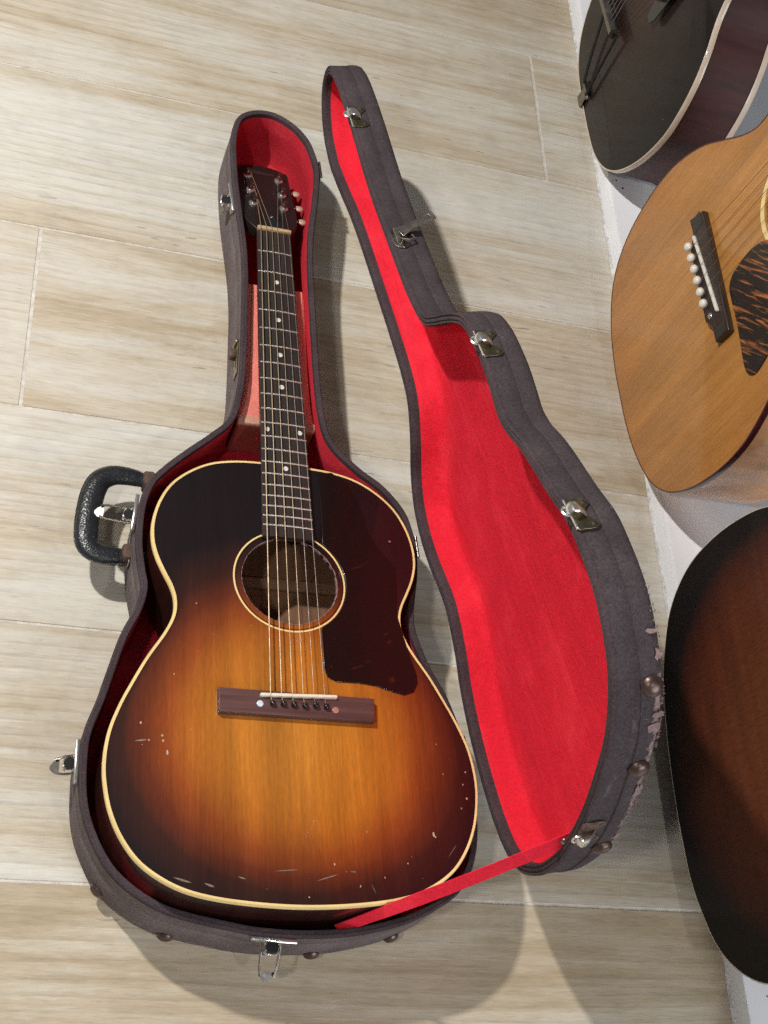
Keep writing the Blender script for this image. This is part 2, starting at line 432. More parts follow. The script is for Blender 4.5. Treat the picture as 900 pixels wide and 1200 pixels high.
# ------------------------------------------------------------------ guitar bodies
def top_mesh(P, centre, z, hole=None, steps=44, burst=None, arch=0.0, thick=.003, hn=None):
    """concentric quads from the outline P (ccw) to the sound hole or to a point"""
    P = np.asarray(P); n = len(P); c = np.array(centre)
    ang = np.arctan2(P[:,1]-c[1], P[:,0]-c[0])
    r0 = hole if hole else .004
    Q = np.stack([c[0] + r0*np.cos(ang), c[1] + r0*np.sin(ang)], 1)
    rings = []; E = []
    for k in range(steps+1):
        t = k/steps
        R = P*(1-t) + Q*t
        zz = z + arch*(1 - (1-t)**2.2)
        rings.append([(a, b, zz) for a, b in R]); E += [burst(a, b, t) for a, b in R]
    if hole:
        rings.append([(a, b, z + arch - thick) for a, b in Q]); E += [burst(a, b, 1) for a, b in Q]
    m = MB(); m.loft(rings, True, False, not hole)
    me = mesh(m.v, m.f); attr(me, 'burst', E)
    return me
def shell(P, ztop, zback, burst=None):
    """sides and back in one: zback is a function of y"""
    n = len(P); m = MB()
    rings = [at(P, ztop)]
    for t in (.2, .5, .8): rings.append([(a, b, ztop + (zback(b)-ztop)*t) for a, b in P])
    Pi = off(P, -.003)
    rings.append([(a, b, zback(b)+.003) for a, b in P]); rings.append([(a, b, zback(b)) for a, b in Pi])
    m.loft(rings, True)
    me = mesh(m.v, m.f)
    bm = bmesh.new(); bm.from_mesh(me); bm.verts.ensure_lookup_table()
    k = (len(rings)-1)*n
    bmesh.ops.triangle_fill(bm, use_beauty=True, edges=[bm.edges.get((bm.verts[k+i], bm.verts[k+(i+1) % n])) or bm.edges.new((bm.verts[k+i], bm.verts[k+(i+1) % n])) for i in range(n)])
    bm.to_mesh(me); bm.free()
    attr(me, 'burst', [0.5]*len(me.vertices))
    return me
def band(P, z_hi, z_lo, w_in, out=.0006):
    """binding: a rounded strip round the top edge"""
    m = MB()
    m.loft([at(off(P, -w_in), z_hi+.0002), at(off(P, out-.0008), z_hi+.0005), at(off(P, out), z_hi-.0006), at(off(P, out), z_lo), at(off(P, -.0004), z_lo-.0002)], True)
    return mesh(m.v, m.f)
def half(pts, n=300, flip=False):
    """closed ccw outline from (half width, y) points on the axis at both ends"""
    R = [(w, y) for w, y in pts]; Lh = [(-w, y) for w, y in pts[1:-1]][::-1]
    return ccw(spline(R + Lh, n))
S = .6287
def fret_at(n): return S*(1 - 2**(-n/12))

# ---- the sunburst guitar lying in the case
TH = .02502
GM = Matrix.Translation((.31216, 1.13754, .08997)) @ Matrix.Rotation(TH, 4, 'Z') @ Matrix.Rotation(-.05266, 4, 'X') @ Matrix.Rotation(.00385, 4, 'Y')
GH = [(0,.3455),(.027,.3462),(.055,.3485),(.081,.3550),(.104,.3680),(.124,.3870),(.1365,.4100),(.1432,.4350),(.1438,.4580),(.1393,.4780),(.1315,.4966),(.1240,.5125),(.1203,.5275),(.1215,.5450),(.1305,.5660),(.1465,.5925),(.1600,.6190),(.1720,.6450),(.1815,.6730),(.1853,.7020),(.1840,.7260),(.1780,.7530),(.1660,.7790),(.1480,.8010),(.1200,.8185),(.0890,.8280),(.046,.8335),(0,.8355)]
ZT = -.009                       # the soundboard below the string-nut plane
def main_guitar():
    g = empty('acoustic_guitar', GM)
    tag(g, 'sunburst acoustic guitar lying face up inside the open case', 'guitar')
    P = half([(w, -v) for w, v in GH], 320)
    HC = (.0008, -.4935); HR_ = .0512
    def burst(x, y, t):
        v = -y
        d = max(0.0, 1 - t)   # 1 at the outline
        e = (x/.168)**2 + ((v-.664)/(.182 if v < .664 else .166))**2
        return min(e, 2.0) + .18*max(0, d-.86)/.14
    zb = lambda y: -.108 - .0 if y < -.6 else -.108 + (.108-.092)*min(1, (y+.6)/.25)
    top = link('soundboard', top_mesh(P, HC, ZT, HR_, 48, burst), M_SUNBURST, g)
    link('sides_and_back', shell(off(P, -.0002), ZT-.0006, zb), M_RIM, g)
    Pi = off(P, -.006)
    inn = prism([Pi], -.0915, -.0900); link('inside_back', inn, M_INSIDE, g)
    for yy in (-.455, -.60):
        b = MB(); b.box((0, yy, -.086), (.22, .012, .009), b=.002); b.build('brace', M_BRACE, g)
    link('binding', band(P, ZT, ZT-.0054, .0024), M_IVORY, g)
    # rosette: cream ring and the stained band inside it
    link('rosette', prism([circ(*HC, .0606, 96), circ(*HC, .0588, 96)], ZT+.0001, ZT+.0005), M_IVORY, g)
    link('rosette', prism([circ(*HC, .0576, 96), circ(*HC, .0571, 96)], ZT+.0001, ZT+.00045), M_BLACKPIN, g)
    rim = MB(); n = 120; pts = []
    hr = [HR_ + RNG.uniform(-.0003, .0003) for _ in range(n)]
    r1 = [(HC[0]+r*math.cos(2*math.pi*i/n), HC[1]+r*math.sin(2*math.pi*i/n), ZT+.0002) for i, r in enumerate(hr)]
    r2 = [(HC[0]+(HR_+RNG.uniform(.0001, .0014)*(1 if math.cos(2*math.pi*i/n+.3) > .1 else .3)+.0003)*math.cos(2*math.pi*i/n), HC[1]+(HR_+.0004)*math.sin(2*math.pi*i/n), ZT+.0003) for i in range(n)]
    r0 = [(a, b2, ZT-.0031) for a, b2, c in r1]
    rim.loft([r2, r1, r0], True); rim.build('hole_edge', M_FRAY, g)
    # pickguard
    pg = [(.0547,.3500),(.0738,.3624),(.0864,.3948),(.0914,.4208),(.1010,.4400),(.1110,.4546),(.1190,.4640),(.1190,.4910),(.1165,.5223),(.1234,.5571),(.1320,.5920),(.1320,.6020),(.1270,.6120),(.1160,.6164),(.1024,.6135),(.0864,.6085),(.0681,.6065),(.0450,.6068),(.0360,.6030),(.0322,.5930),(.0320,.5700),(.0322,.5490)]
    arc = [(HC[0] + .0615*math.cos(a), -HC[1] - .0615*math.sin(a)) for a in np.linspace(rad(-58), rad(52), 14)]
    lp = np.array([(x, -v) for x, v in pg] + [(x, -v) for x, v in arc] + [(.0395, -.430), (.0390, -.380), (.0400, -.352)])
    link('pickguard', prism([lp], ZT+.0001, ZT+.0016, .0005), M_PICK, g)
    s = MB(); s.lathe([(.0016, 0), (.0013, .0007)], 10); s.build('pickguard_screw', M_CHROME, g, Matrix.Translation((.1160, -.4330, ZT+.0016)))
    # bridge
    bl = np.array([(-.0782,-.6248),(.0808,-.6262),(.0794,-.6512),(-.0782,-.6500)])
    br = link('bridge', prism([ccw(bl)], ZT, ZT+.0085, .0009), M_ROSEWOOD, g)
    zbr = ZT + .0085
    def seg(a, b_, z, w, h, n=10):
        a, b_ = Vector(a), Vector(b_); d = (b_-a); L = d.length; ang = math.atan2(d.y, d.x)
        return Matrix.Translation(((a.x+b_.x)/2, (a.y+b_.y)/2, z)) @ Matrix.Rotation(ang, 4, 'Z'), L
    Ms, L = seg((-.0378, -.6312), (.0412, -.6284), zbr, 0, 0)
    sd = MB(); sd.box((0, 0, .0016), (L, .0036, .0048), b=.0010); sd.build('saddle', M_BONE, br, Ms)
    pins = [(-.0256,-.6388),(-.0146,-.6391),(-.0040,-.6395),(.0072,-.6394),(.0183,-.6388),(.0292,-.6392)]
    pm = MB(); pm.lathe([(.0025, -.002), (.0030, .0004), (.0032, .0028), (.0026, .0048), (.0012, .0058)], 12); pme = mesh(pm.v, pm.f)
    for x, y in pins: link('bridge_pin', pme, M_BLACKPIN, br, Matrix.Translation((x, y, zbr)) @ Matrix.Rotation(RNG.uniform(-.15, .15), 4, 'X'))
    for (x, y), mt in (((-.0376, -.6398), M_BLUEPEARL), ((.0392, -.6418), M_PINKDOT)):
        d = MB(); d.lathe([(.0034, 0), (.0033, .0006), (.0028, .0009)], 16); d.build('bolt_dot', mt, br, Matrix.Translation((x, y, zbr)))
    # neck, fretboard, frets, dots
    w0, w1 = .0420, .0553
    fw = lambda d: w0 + (w1-w0)*d/.4307
    dend = .4450
    fb = MB(); rings = []
    for d in np.linspace(0, dend, 24):
        w = fw(d)/2; rings.append([(-w, -d, -.0075), (w, -d, -.0075), (w, -d, -.0026), (w*.5, -d, -.0016), (0, -d, -.0013), (-w*.5, -d, -.0016), (-w, -d, -.0026)])
    fb.loft(rings, True, True, True); fbo = fb.build('fretboard', M_FRETBOARD, g, smooth=25)
    bd = MB()
    for sx in (-1, 1):
        bd.loft([[(sx*(fw(d)/2+.0004), -d, -.0072), (sx*(fw(d)/2+.0004), -d, -.0034), (sx*(fw(d)/2-.0002), -d, -.0030), (sx*(fw(d)/2-.0002), -d, -.0072)] for d in (0, .2, dend)], True, True, True)
    bd.build('board_edge', M_NECK, fbo)
    for n in range(1, 21):
        d = fret_at(n); w = fw(d)/2 - .0002; f = MB(); rings = []
        for x in np.linspace(-w, w, 9):
            zz = -.0013 - .0013*(abs(x)/w)**2
            rings.append([(x, -d-.0011, zz-.0004), (x, -d-.0006, zz+.0007), (x, -d, zz+.0010), (x, -d+.0006, zz+.0007), (x, -d+.0011, zz-.0004)])
        f.loft(rings, True, True, True); f.build('fret', M_FRET, fbo)
    dm = MB(); dm.lathe([(.0031, 0), (.0030, .0004), (.002, .0005)], 16); dme = mesh(dm.v, dm.f)
    for a, xs in ((3, (0,)), (5, (0,)), (7, (0,)), (9, (0,)), (12, (-.0185, .0185)), (15, (0,))):
        d = (fret_at(a-1) + fret_at(a))/2
        for x in xs: link('position_dot', dme, M_PEARL, fbo, Matrix.Translation((x, -d, -.0014 - .0010*abs(x)/.02)))
    nk = MB(); rings = []
    for d in np.linspace(-.004, .349, 22):
        w = fw(max(d, 0))/2 + .0002; t = .0155 + .004*max(d, 0)/.35
        if d > .29: t += (d-.29)/.06*.052
        rings.append([(w*math.cos(a), -d, -.0074 - t*abs(math.sin(a))**.85) for a in np.linspace(0, -math.pi, 13)])
    nk.loft(rings, True, True, True); nk.build('neck', M_NECK, g)
    nu = MB(); nu.box((0, .0012, -.0016), (w0+.0006, .0052, .0076), b=.0009); nu.build('nut', M_NUT, g)
    # headstock: tilted back 15 degrees behind the nut
    HM = Matrix.Translation((0, .003, -.0034)) @ Matrix.Rotation(-rad(15), 4, 'X')
    hl = [(-.0218,.0),(-.0300,.012),(-.0360,.0225),(-.0383,.045),(-.0385,.070),(-.0385,.110),(-.0370,.150),(-.0250,.1585),(-.0098,.1635),(0,.1640),(.0098,.1630),(.0205,.1600),(.0330,.1530),(.0340,.1500),(.0342,.120),(.0345,.080),(.0350,.045),(.0330,.0225),(.0270,.010),(.0218,.0)]
    hd = link('headstock', prism([ccw(np.array(hl))], -.0140, 0, .001), M_HEAD, g, HM)
    cover = MB()
    cl = ccw(spline([(-.0135,.004),(-.0125,.012),(-.006,.026),(0,.036),(.006,.026),(.0125,.012),(.0135,.004)], 40))
    link('truss_cover', prism([cl], .0001, .0016, .0004), M_BLACKPIN, hd)
    sc = MB(); sc.lathe([(.0017, 0), (.0014, .0007)], 10); sc.build('cover_screw', M_CHROME, hd, Matrix.Translation((0, .0300, .0016)))
    posts = {0: (-.0205, .060), 1: (-.0217, .0925), 2: (-.0225, .1290), 3: (.0197, .1300), 4: (.0201, .0925), 5: (.0190, .0590)}
    for i, (x, y) in posts.items():
        bu = MB(); bu.lathe([(.0062, 0), (.0060, .0014), (.0040, .0026)], 16); po = bu.build('tuner_bushing', M_CHROME, hd, Matrix.Translation((x, y, 0)))
        p = MB(); p.lathe([(.0030, .0022), (.0030, .0072), (.0024, .0086), (.0030, .0100), (.0028, .0108)], 12); p.build('post', M_METAL, po)
        sx = -1 if x < 0 else 1
        ex = -.0385 if sx < 0 else .0345
        sh = MB(); sh.tube([(ex-sx*.002, y-.004, -.012), (ex + (.008 if sx > 0 else -.002), y-.004, -.012)], .0022, 8); so = sh.build('tuner_shaft', M_METAL, hd)
        kb = MB(); kb.tube([(0,0,0), (.0015,0,0), (.005,0,0), (.0085,0,0), (.0105,0,0)], [.0026, .0048, .0060, .0054, .0026], 14, flat=.5)
        kb.build('tuner_button', M_BUTTON, so, Matrix.Translation((ex + (.006 if sx > 0 else -.0004), y-.004, -.012)) @ (Matrix.Identity(4) if sx > 0 else Matrix.Rotation(math.pi, 4, 'Z') @ Matrix.Scale(.42, 4, (1, 0, 0))))
    # faded script on the face of the headstock
    cu = bpy.data.curves.new('t', 'FONT'); cu.body = 'Gibson'; cu.size = .0115; cu.align_x = 'CENTER'; cu.shear = .25; cu.extrude = .0001
    to = bpy.data.objects.new('tmp', cu); COL.objects.link(to); dg = bpy.context.evaluated_depsgraph_get(); dg.update()
    tme = bpy.data.meshes.new_from_object(to.evaluated_get(dg)); bpy.data.objects.remove(to)
    link('logo', tme, M_LOGO, hd, Matrix.Translation((-.002, .1405, .0002)), smooth=0)
    # strings: pin, saddle, nut, post
    gauges = [.00066, .00055, .00044, .00034, .00024, .00020]
    for i in range(6):
        f = i/5; xs = -.0276 + .0552*f; xn = -.0178 + .0356*f
        px, py = pins[i]
        yy = -.6312 + (.0028)*(xs+.0378)/.079
        hx, hy = posts[i]; inner = .0026 if hx < 0 else -.0026
        ph = HM @ Vector((hx+inner, hy-.001, .0078))
        pts = [(px, py+.001, zbr+.0010), (xs, yy-.0006, zbr+.0036), (xs, yy+.0008, zbr+.0038), (xn, -.001, .0024), (xn*.99, .0034, .0022), tuple(ph)]
        st = MB(); st.tube(pts, gauges[i], 6); st.build('string', M_STRING if i < 4 else M_STEEL, g)
    # chips and scuffs of old lacquer
    spots = [(-.1516,.6635,2.4),(-.1437,.6807,1.6),(-.1313,.6752,2.4),(-.1305,.6803,2.6),(-.1264,.6917,3.0),(-.0981,.5298,1.6),(-.1203,.6104,1.3),(.1333,.7625,3.4),(.1350,.7650,2.0),(.1726,.7245,2.4),(.1742,.6966,1.8),(.1700,.7100,1.4),(.1655,.7350,1.5),(.1041,.7919,1.6),(.1500,.700,1.4),(.1460,.668,1.2),(.0654,.7623,1.4),(.0311,.7947,1.8),(.055,.815,1.6),(.080,.806,1.5),(.005,.826,1.8)]
    spots += [(RNG.uniform(-.15, .15), RNG.uniform(.60, .82), RNG.uniform(.35, .8)) for _ in range(20)]
    ch = MB()
    for x, v, s_ in spots:
        k = 7; r = s_*.00045; a0 = RNG.uniform(0, 6); el = RNG.uniform(1.0, 2.0)
        V = [(x + r*RNG.uniform(.6, 1.2)*math.cos(a0+6.283*j/k), -v + el*r*RNG.uniform(.6, 1.2)*math.sin(a0+6.283*j/k), ZT+.00018) for j in range(k)]
        ch.add(V, [tuple(range(k))])
    o = ch.build('lacquer_chip', M_WEAR, g, smooth=0); o['kind'] = 'stuff'
    sf = MB()
    for x0, v0, x1, v1, w in [(-.120,.8105,-.104,.8150,2.4),(-.092,.8150,-.083,.8185,2.4),(-.061,.8085,-.054,.8105,1.6),(-.026,.8025,-.004,.8005,1.2),(.014,.8105,.034,.8040,1.5),(.046,.8010,.052,.8015,1.5),(.146,.785,.156,.772,.6),(-.157,.682,-.145,.680,2.2),(-.085,.560,-.074,.568,.5),(.066,.812,.070,.822,.6)]:
        d = Vector((x1-x0, v1-v0, 0)); n = Vector((-d.y, d.x, 0)).normalized()*w*.00045
        q = [Vector((x0, v0, 0)) + d*t for t in (0, .3, .55, .8, 1)]
        wd = [.1, .8, 1, .7, .1]
        V = [(p.x + n.x*w_*RNG.uniform(.6, 1.2), -(p.y + n.y*w_), ZT+.00016) for p, w_ in zip(q, wd)] + [(p.x - n.x*w_, -(p.y - n.y*w_*RNG.uniform(.6, 1.2)), ZT+.00016) for p, w_ in zip(q, wd)]
        sf.add(V, [(i, i+1, i+6, i+5) for i in range(4)])
    o = sf.build('lacquer_scuff', M_SCUFF, g, smooth=0); o['kind'] = 'stuff'
    return g
main_guitar()

# ------------------------------------------------------------------ the case
CASE = Matrix.Translation((.31216, 1.13754, 0)) @ Matrix.Rotation(TH, 4, 'Z')
RIM = .090
RING = [(.006,-.2035),(-.0201,-.2018),(-.0400,-.1892),(-.0490,-.170),(-.0533,-.1366),(-.0515,-.0728),(-.0465,-.0176),(-.042,.0305),(-.0405,.0781),(-.0418,.13),(-.0438,.19),(-.047,.236),(-.0582,.284),(-.0795,.3094),(-.1049,.3331),(-.1297,.3583),(-.1457,.3797),(-.1550,.4093),(-.1575,.4535),(-.1537,.4868),(-.1507,.506),(-.1567,.5315),(-.1709,.5647),(-.1883,.6262),(-.2005,.6636),(-.203,.6941),(-.2012,.7301),(-.1930,.7600),(-.1754,.7926),(-.1522,.8147),(-.125,.8305),(-.0993,.8385),(-.0623,.8462),(-.0377,.8504),(.0002,.853),
(.0400,.852),(.07,.8485),(.1136,.8378),(.1547,.8186),(.175,.80),(.188,.775),(.1943,.7396),(.193,.69),(.186,.645),(.1729,.603),(.1577,.5730),(.1450,.5344),(.1435,.512),(.1475,.486),(.152,.46),(.1530,.43),(.1497,.4049),(.1414,.3805),(.1198,.353),(.0905,.3308),(.0626,.3004),(.0530,.262),(.0500,.2073),(.0490,.15),(.0483,.0813),(.0485,.0385),(.0511,-.0061),(.0574,-.0527),(.0615,-.0886),(.0630,-.1154),(.0590,-.1400),(.0503,-.1663),(.0325,-.1890)]
CR = ccw(spline([(u, -v) for u, v in RING], 420))
NR = len(CR)
def filled(me_rings, name, mat, parent, fill_first=False, fill_last=False, wear=None, M=None):
    """loft of rings, flat ends filled as triangles"""
    m = MB(); m.loft(me_rings, True); me = mesh(m.v, m.f)
    bm = bmesh.new(); bm.from_mesh(me); bm.verts.ensure_lookup_table(); n = len(me_rings[0])
    for flag, k in ((fill_first, 0), (fill_last, (len(me_rings)-1)*n)):
        if flag: bmesh.ops.triangle_fill(bm, use_beauty=True, edges=[bm.edges.get((bm.verts[k+i], bm.verts[k+(i+1) % n])) for i in range(n)])
    bmesh.ops.recalc_face_normals(bm, faces=bm.faces)
    bm.to_mesh(me); bm.free()
    if wear is not None: attr(me, 'wear', [wear(*v.co) for v in me.vertices])
    return link(name, me, mat, parent, M, 50)
def frame_at(u, v, z, out=.0):
    """matrix on the wall: x along the wall, y up the wall, z outward"""
    d = (CR[:,0]-u)**2 + (CR[:,1]+v)**2; i = int(d.argmin())
    nrm = normals(CR)[i]; o = Vector((nrm[0], nrm[1], 0)); y = Vector((0, 0, 1)); x = y.cross(o)
    p = Vector((CR[i][0], CR[i][1], z)) + o*out
    return Matrix(((x.x, y.x, o.x, p.x), (x.y, y.y, o.y, p.y), (x.z, y.z, o.z, p.z), (0, 0, 0, 1)))

def stud(parent, M, s=1.0):
    m = MB(); m.lathe([(.0078*s, 0), (.0080*s, .0008), (.0070*s, .0028*s), (.0048*s, .0044*s), (.0020*s, .0051*s)], 20)
    return m.build('stud', M_STUD, parent, M)
def draw_latch(parent, M, bail=.036, tilt=0.0, mat=None):
    """plate with a bright lip, a rolled barrel and a wire bail hanging outward"""
    mat = mat or M_METAL
    r = empty('latch', Matrix.Identity(4)); r.parent = parent; r.matrix_local = M
    pl = np.array([(-.021,.004),(-.021,.009),(.021,.009),(.021,.004),(.012,-.010),(-.012,-.010)])
    body = link('latch_plate', prism([ccw(pl)], 0, .0012, .0003), mat, r)
    lip = MB(); lip.box((0, .0092, .0020), (.044, .0022, .0042), b=.0006); lip.build('latch_lip', M_CHROME, r)
    ba = MB(); n = 14
    arc = [(.0068*math.cos(a), .0040 - .0005 - .0085*abs(math.sin(a))**.8, 0) for a in np.linspace(0, -math.pi, n)]
    ba.tube([(x, y, .004) for x, y, z in arc], .0013, 8); ba.tube([(x, y, .012) for x, y, z in arc], .0011, 8)
    ba.loft([[(x*1.0, y, z) for x, y, _ in arc] for z in (.001, .0125)], False)
    ba.build('latch_barrel', M_CHROME, r)
    ho = MB(); ho.lathe([(.0060, 0), (.0060, .0004)], 18, Matrix.Translation((0, .0018, .0070)) @ Matrix.Rotation(-rad(90), 4, 'X')); ho.build('barrel_hole', M_HOLE, r)
    bl = MB(); B = Matrix.Rotation(tilt, 4, 'X')
    for sx in (-1, 1): bl.tube([(sx*.0088, 0, .004), (sx*.0088, -.002, .010), (sx*.0082, -.004, bail-.010), (sx*.0066, -.005, bail-.003)], .00125, 8, B)
    bl.build('bail_wire', mat, r)
    tg = MB(); rings = []
    for t, w in ((.003, .0072), (.006, .0070), (.009, .0052), (.012, .0016)):
        rings.append([(-w, -.0045 - .4*t, bail-.010+t), (w, -.0045 - .4*t, bail-.010+t), (w, -.0060 - .4*t, bail-.010+t), (-w, -.0060 - .4*t, bail-.010+t)])
    tg.loft(rings, True, True, True, B); tg.build('bail_tongue', mat, r)
    return r

def build_case():
    c = empty('guitar_case', CASE)
    tag(c, 'old grey-brown guitar case lying open with red plush lining', 'case')
    # --- lower shell
    def wear0(x, y, z):
        v = -y
        w = 0.0
        if z < .024 and v > .70: w = .85*(1 - z/.024)
        if z < .016 and v > .2: w = max(w, .22*(1-z/.016))
        return w
    rings = [at(off(CR, -.010), .0004), at(off(CR, -.004), .0016), at(off(CR, -.001), .0060), at(CR, .0120), at(off(CR, .0004), .04), at(CR, .0575), at(off(CR, -.0006), .0585), at(CR, .0595),
             at(CR, .074), at(off(CR, .0006), RIM-.0055)]
    filled(rings, 'outer_shell', M_CLOTH, c, fill_first=True, wear=wear0)
    rim = [at(off(CR, .0003), RIM-.0062), at(off(CR, .0007), RIM-.0030), at(off(CR, -.0002), RIM-.0004), at(off(CR, -.0016), RIM+.0003), at(off(CR, -.0030), RIM-.0004), at(off(CR, -.0046), RIM+.0002), at(off(CR, -.0064), RIM-.0008), at(off(CR, -.0070), RIM-.0050), at(off(CR, -.0068), RIM-.014)]
    filled(rim, 'rim_edge', M_LIP, c, wear=lambda x, y, z: .12)
    ln = [at(off(CR, -.0066), RIM-.0060), at(off(CR, -.0072), RIM-.0066), at(off(CR, -.0070), .05), at(off(CR, -.0072), .022), at(off(CR, -.010), .013), at(off(CR, -.016), .0105)]
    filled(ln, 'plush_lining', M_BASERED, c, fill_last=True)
    # --- padded neck box
    def cut(y0, y1, ins):
        L = []; 
        for y in np.linspace(y0, y1, 26):
            xs = CR[np.abs(CR[:,1]-y).argsort()[:60]]
            l = xs[xs[:,0] < 0]; r = xs[xs[:,0] > 0]
            xl = l[np.abs(l[:,1]-y).argmin(), 0] + ins; xr = r[np.abs(r[:,1]-y).argmin(), 0] - ins
            L.append((max(xl, -.044), min(xr, .0520), y))
        return L
    L = cut(-.075, -.268, .0078); zb, zt = .012, .0715
    bx = MB(); rings = []
    for a, b, y in L: rings.append([(a, y, zb), (b, y, zb), (b, y, zt-.003), (b-.003, y, zt), (a+.003, y, zt), (a, y, zt-.003)])
    bx.loft(rings, True, True, True); nb = bx.build('neck_box_lid', M_PINK, c, smooth=30)
    ed = MB(); a, b, y = L[-1]
    ed.box(((a+b)/2, y-.0052, zt-.0030), (b-a+.002, .0115, .0080), b=.0016); ed.build('box_lid_edge', M_TAN, nb)
    fr = MB(); fr.box(((a+b)/2, y-.0052, .037), (b-a+.001, .0095, .050)); fr.build('box_front', M_BRICK, nb)
    # --- hardware on the lower shell
    draw_latch(c, frame_at(-.052, -.047, .076, .0008), .020, rad(38))
    draw_latch(c, frame_at(-.157, .418, .074, .0008), .040, rad(-4))
    draw_latch(c, frame_at(-.203, .690, .076, .0008), .024, rad(8))
    draw_latch(c, frame_at(-.020, .853, .076, .0008), .036, rad(18))
    kp = empty('keeper', Matrix.Identity(4)); kp.parent = c; kp.matrix_local = frame_at(-.0438, .185, .066, .0006)
    pl = np.array([(-.024, -.008), (.024, -.008), (.024, .009), (-.018, .011), (-.024, .006)])
    link('keeper_plate', prism([ccw(pl)], 0, .0011, .0003), M_BRASS, kp)
    k = MB(); k.box((-.010, -.004, .004), (.012, .010, .007), b=.0012); k.build('keeper_block', M_RUST, kp)
    k = MB(); k.box((-.021, .002, .0022), (.0045, .018, .0030), b=.0006); k.build('keeper_bar', M_BRASS, kp)
    k = MB(); k.box((.008, .002, .0012), (.010, .0022, .0006)); k.build('keeper_slot', M_HOLE, kp)
    for u, v, z in ((-.172, .797, .020), (-.108, .836, .017), (.036, .852, .016), (.118, .836, .018)): stud(c, frame_at(u, v, z, .0002))
    # --- handle
    H = [(-.137,.3560),(-.150,.3535),(-.164,.3515),(-.179,.3525),(-.1920,.3610),(-.1990,.3780),(-.2025,.4000),(-.2040,.4230),(-.2025,.4400),(-.1930,.4490),(-.176,.4510),(-.157,.4500)]
    hp = spline(H, 46, False); n = len(hp)
    rr = [(.0086 + .0044*math.sin(math.pi*min(1, max(0, (i/(n-1)-.06)/.88)))**.6) for i in range(n)]
    h = MB(); h.tube([(x, -v, .047) for x, v in hp], rr, 16, up=(0, 0, 1), flat=.62)
    ho = h.build('handle', M_LEATHER, c, smooth=60)
    se = MB()
    inner = [(x, -v, .047) for x, v in hp]
    # stitched seam along the outer side of the grip
    d = np.gradient(hp, axis=0); d /= np.linalg.norm(d, axis=1)[:, None]
    se.tube([(x + (-dy)*(-r*.98)*-1, -v + (-dx)*(-r*.98)*-1*1.0, .047) for (x, v), (dx, dy), r in zip(hp[3:-3], d[3:-3], rr[3:-3])], .0011, 6)
    se.build('handle_seam', M_LEATHER, ho)
    for (u, v) in ((-.1297, .3583), (-.1560, .4495)):
        F = frame_at(u, v, .047, .0004)
        cx = -.1400 if v < .4 else -.1600
        p = MB(); p.box((0, 0, 0), (.013, .0185, .0215), b=.0025); p.build('handle_clip', M_RUST, c, Matrix.Translation((cx, -(.3562 if v < .4 else .4490), .047)))
        p = MB(); p.box((0, 0, 0), (.020, .010, .006), b=.0015); p.build('handle_post', M_METAL, c, Matrix.Translation((cx+.010, -(.3570 if v < .4 else .4490), .047)))
        q = MB(); q.box((0, 0, .0010), (.030, .016, .0020), b=.0007); q.build('handle_plate', M_METAL, c, F)
    # --- hinges on the other side
    for v, u in ((-.120, .062), (.425, .153), (.66, .190)):
        F = frame_at(u, v, RIM-.012, .0010)
        p = MB(); p.box((0, 0, .0003), (.026, .012, .0008), b=.0002)
        p.build('hinge_leaf', M_BRASS, c, F)
        p = MB(); 
        for k in range(4): p.tube([(-.0130+.0068*k, .0100, .0006), (-.0130+.0068*k+.0056, .0100, .0006)], .0017, 10)
        p.build('hinge_knuckle', M_METAL, c, F)
    # --- lid, opened on its hinge line
    A = Vector((.0779, .12, 0)); B = Vector((.1571, -.43, 0)); ang = 1.43176; slope = .02816
    t = (B-A).normalized(); nrm = Vector((-t.y, t.x, 0))
    z0 = RIM - .0027 + slope*(-.12-.2)
    t3 = Vector((t.x, t.y, slope)).normalized()
    up = t3.cross(nrm) if t3.cross(nrm).z > 0 else nrm.cross(t3)
    bdir = nrm*math.cos(ang) - up*math.sin(ang)       # image of +nrm
    ddir = nrm*math.sin(ang) + up*math.cos(ang)       # image of up (depth of lid)
    Orig = Vector((A.x, A.y, z0))
    Mi = Matrix(((t.x, nrm.x, 0, A.x), (t.y, nrm.y, 0, A.y), (0, 0, 1, 0), (0, 0, 0, 1)))
    Mo = Matrix(((t3.x, bdir.x, ddir.x, Orig.x), (t3.y, bdir.y, ddir.y, Orig.y), (t3.z, bdir.z, ddir.z, Orig.z), (0, 0, 0, 1)))
    LM = Mo @ Mi.inverted()
    flip = LM.to_3x3().determinant()
    D = .0445
    def wear1(x, y, z):
        v = -y; w = 0.0
        if z > .026:
            k = min(1, (z-.026)/.014)
            w = .28*k
            if v > .50 and x < .02: w = .50*k
            if v > .80 and x < .02: w = .84*k
        return w
    lr = [at(off(CR, .0002), .0050), at(CR, .012), at(CR, .0235), at(off(CR, -.0007), .0242), at(off(CR, -.0002), .0250), at(off(CR, .0008), .0255), at(off(CR, .0008), .0310), at(off(CR, .0004), D-.0085), at(off(CR, -.0012), D-.0035), at(off(CR, -.0045), D-.0008), at(off(CR, -.011), D+.0004), at(off(CR, -.020), D+.0008)]
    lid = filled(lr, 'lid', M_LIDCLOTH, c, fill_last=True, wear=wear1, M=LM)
    rim = [at(off(CR, .0001), .0056), at(off(CR, .0006), .0035), at(off(CR, .0002), .0012), at(off(CR, -.0008), .0004), at(off(CR, -.0020), .0013), at(off(CR, -.0026), .0016), at(off(CR, -.0036), .0006), at(off(CR, -.0056), .0004), at(off(CR, -.0064), .0018), at(off(CR, -.0072), .0008), at(off(CR, -.0090), .0006), at(off(CR, -.0102), .0022), at(off(CR, -.0104), .0055), at(off(CR, -.0098), .013)]
    filled(rim, 'lid_rim', M_LIP, lid, wear=lambda x, y, z: .08)
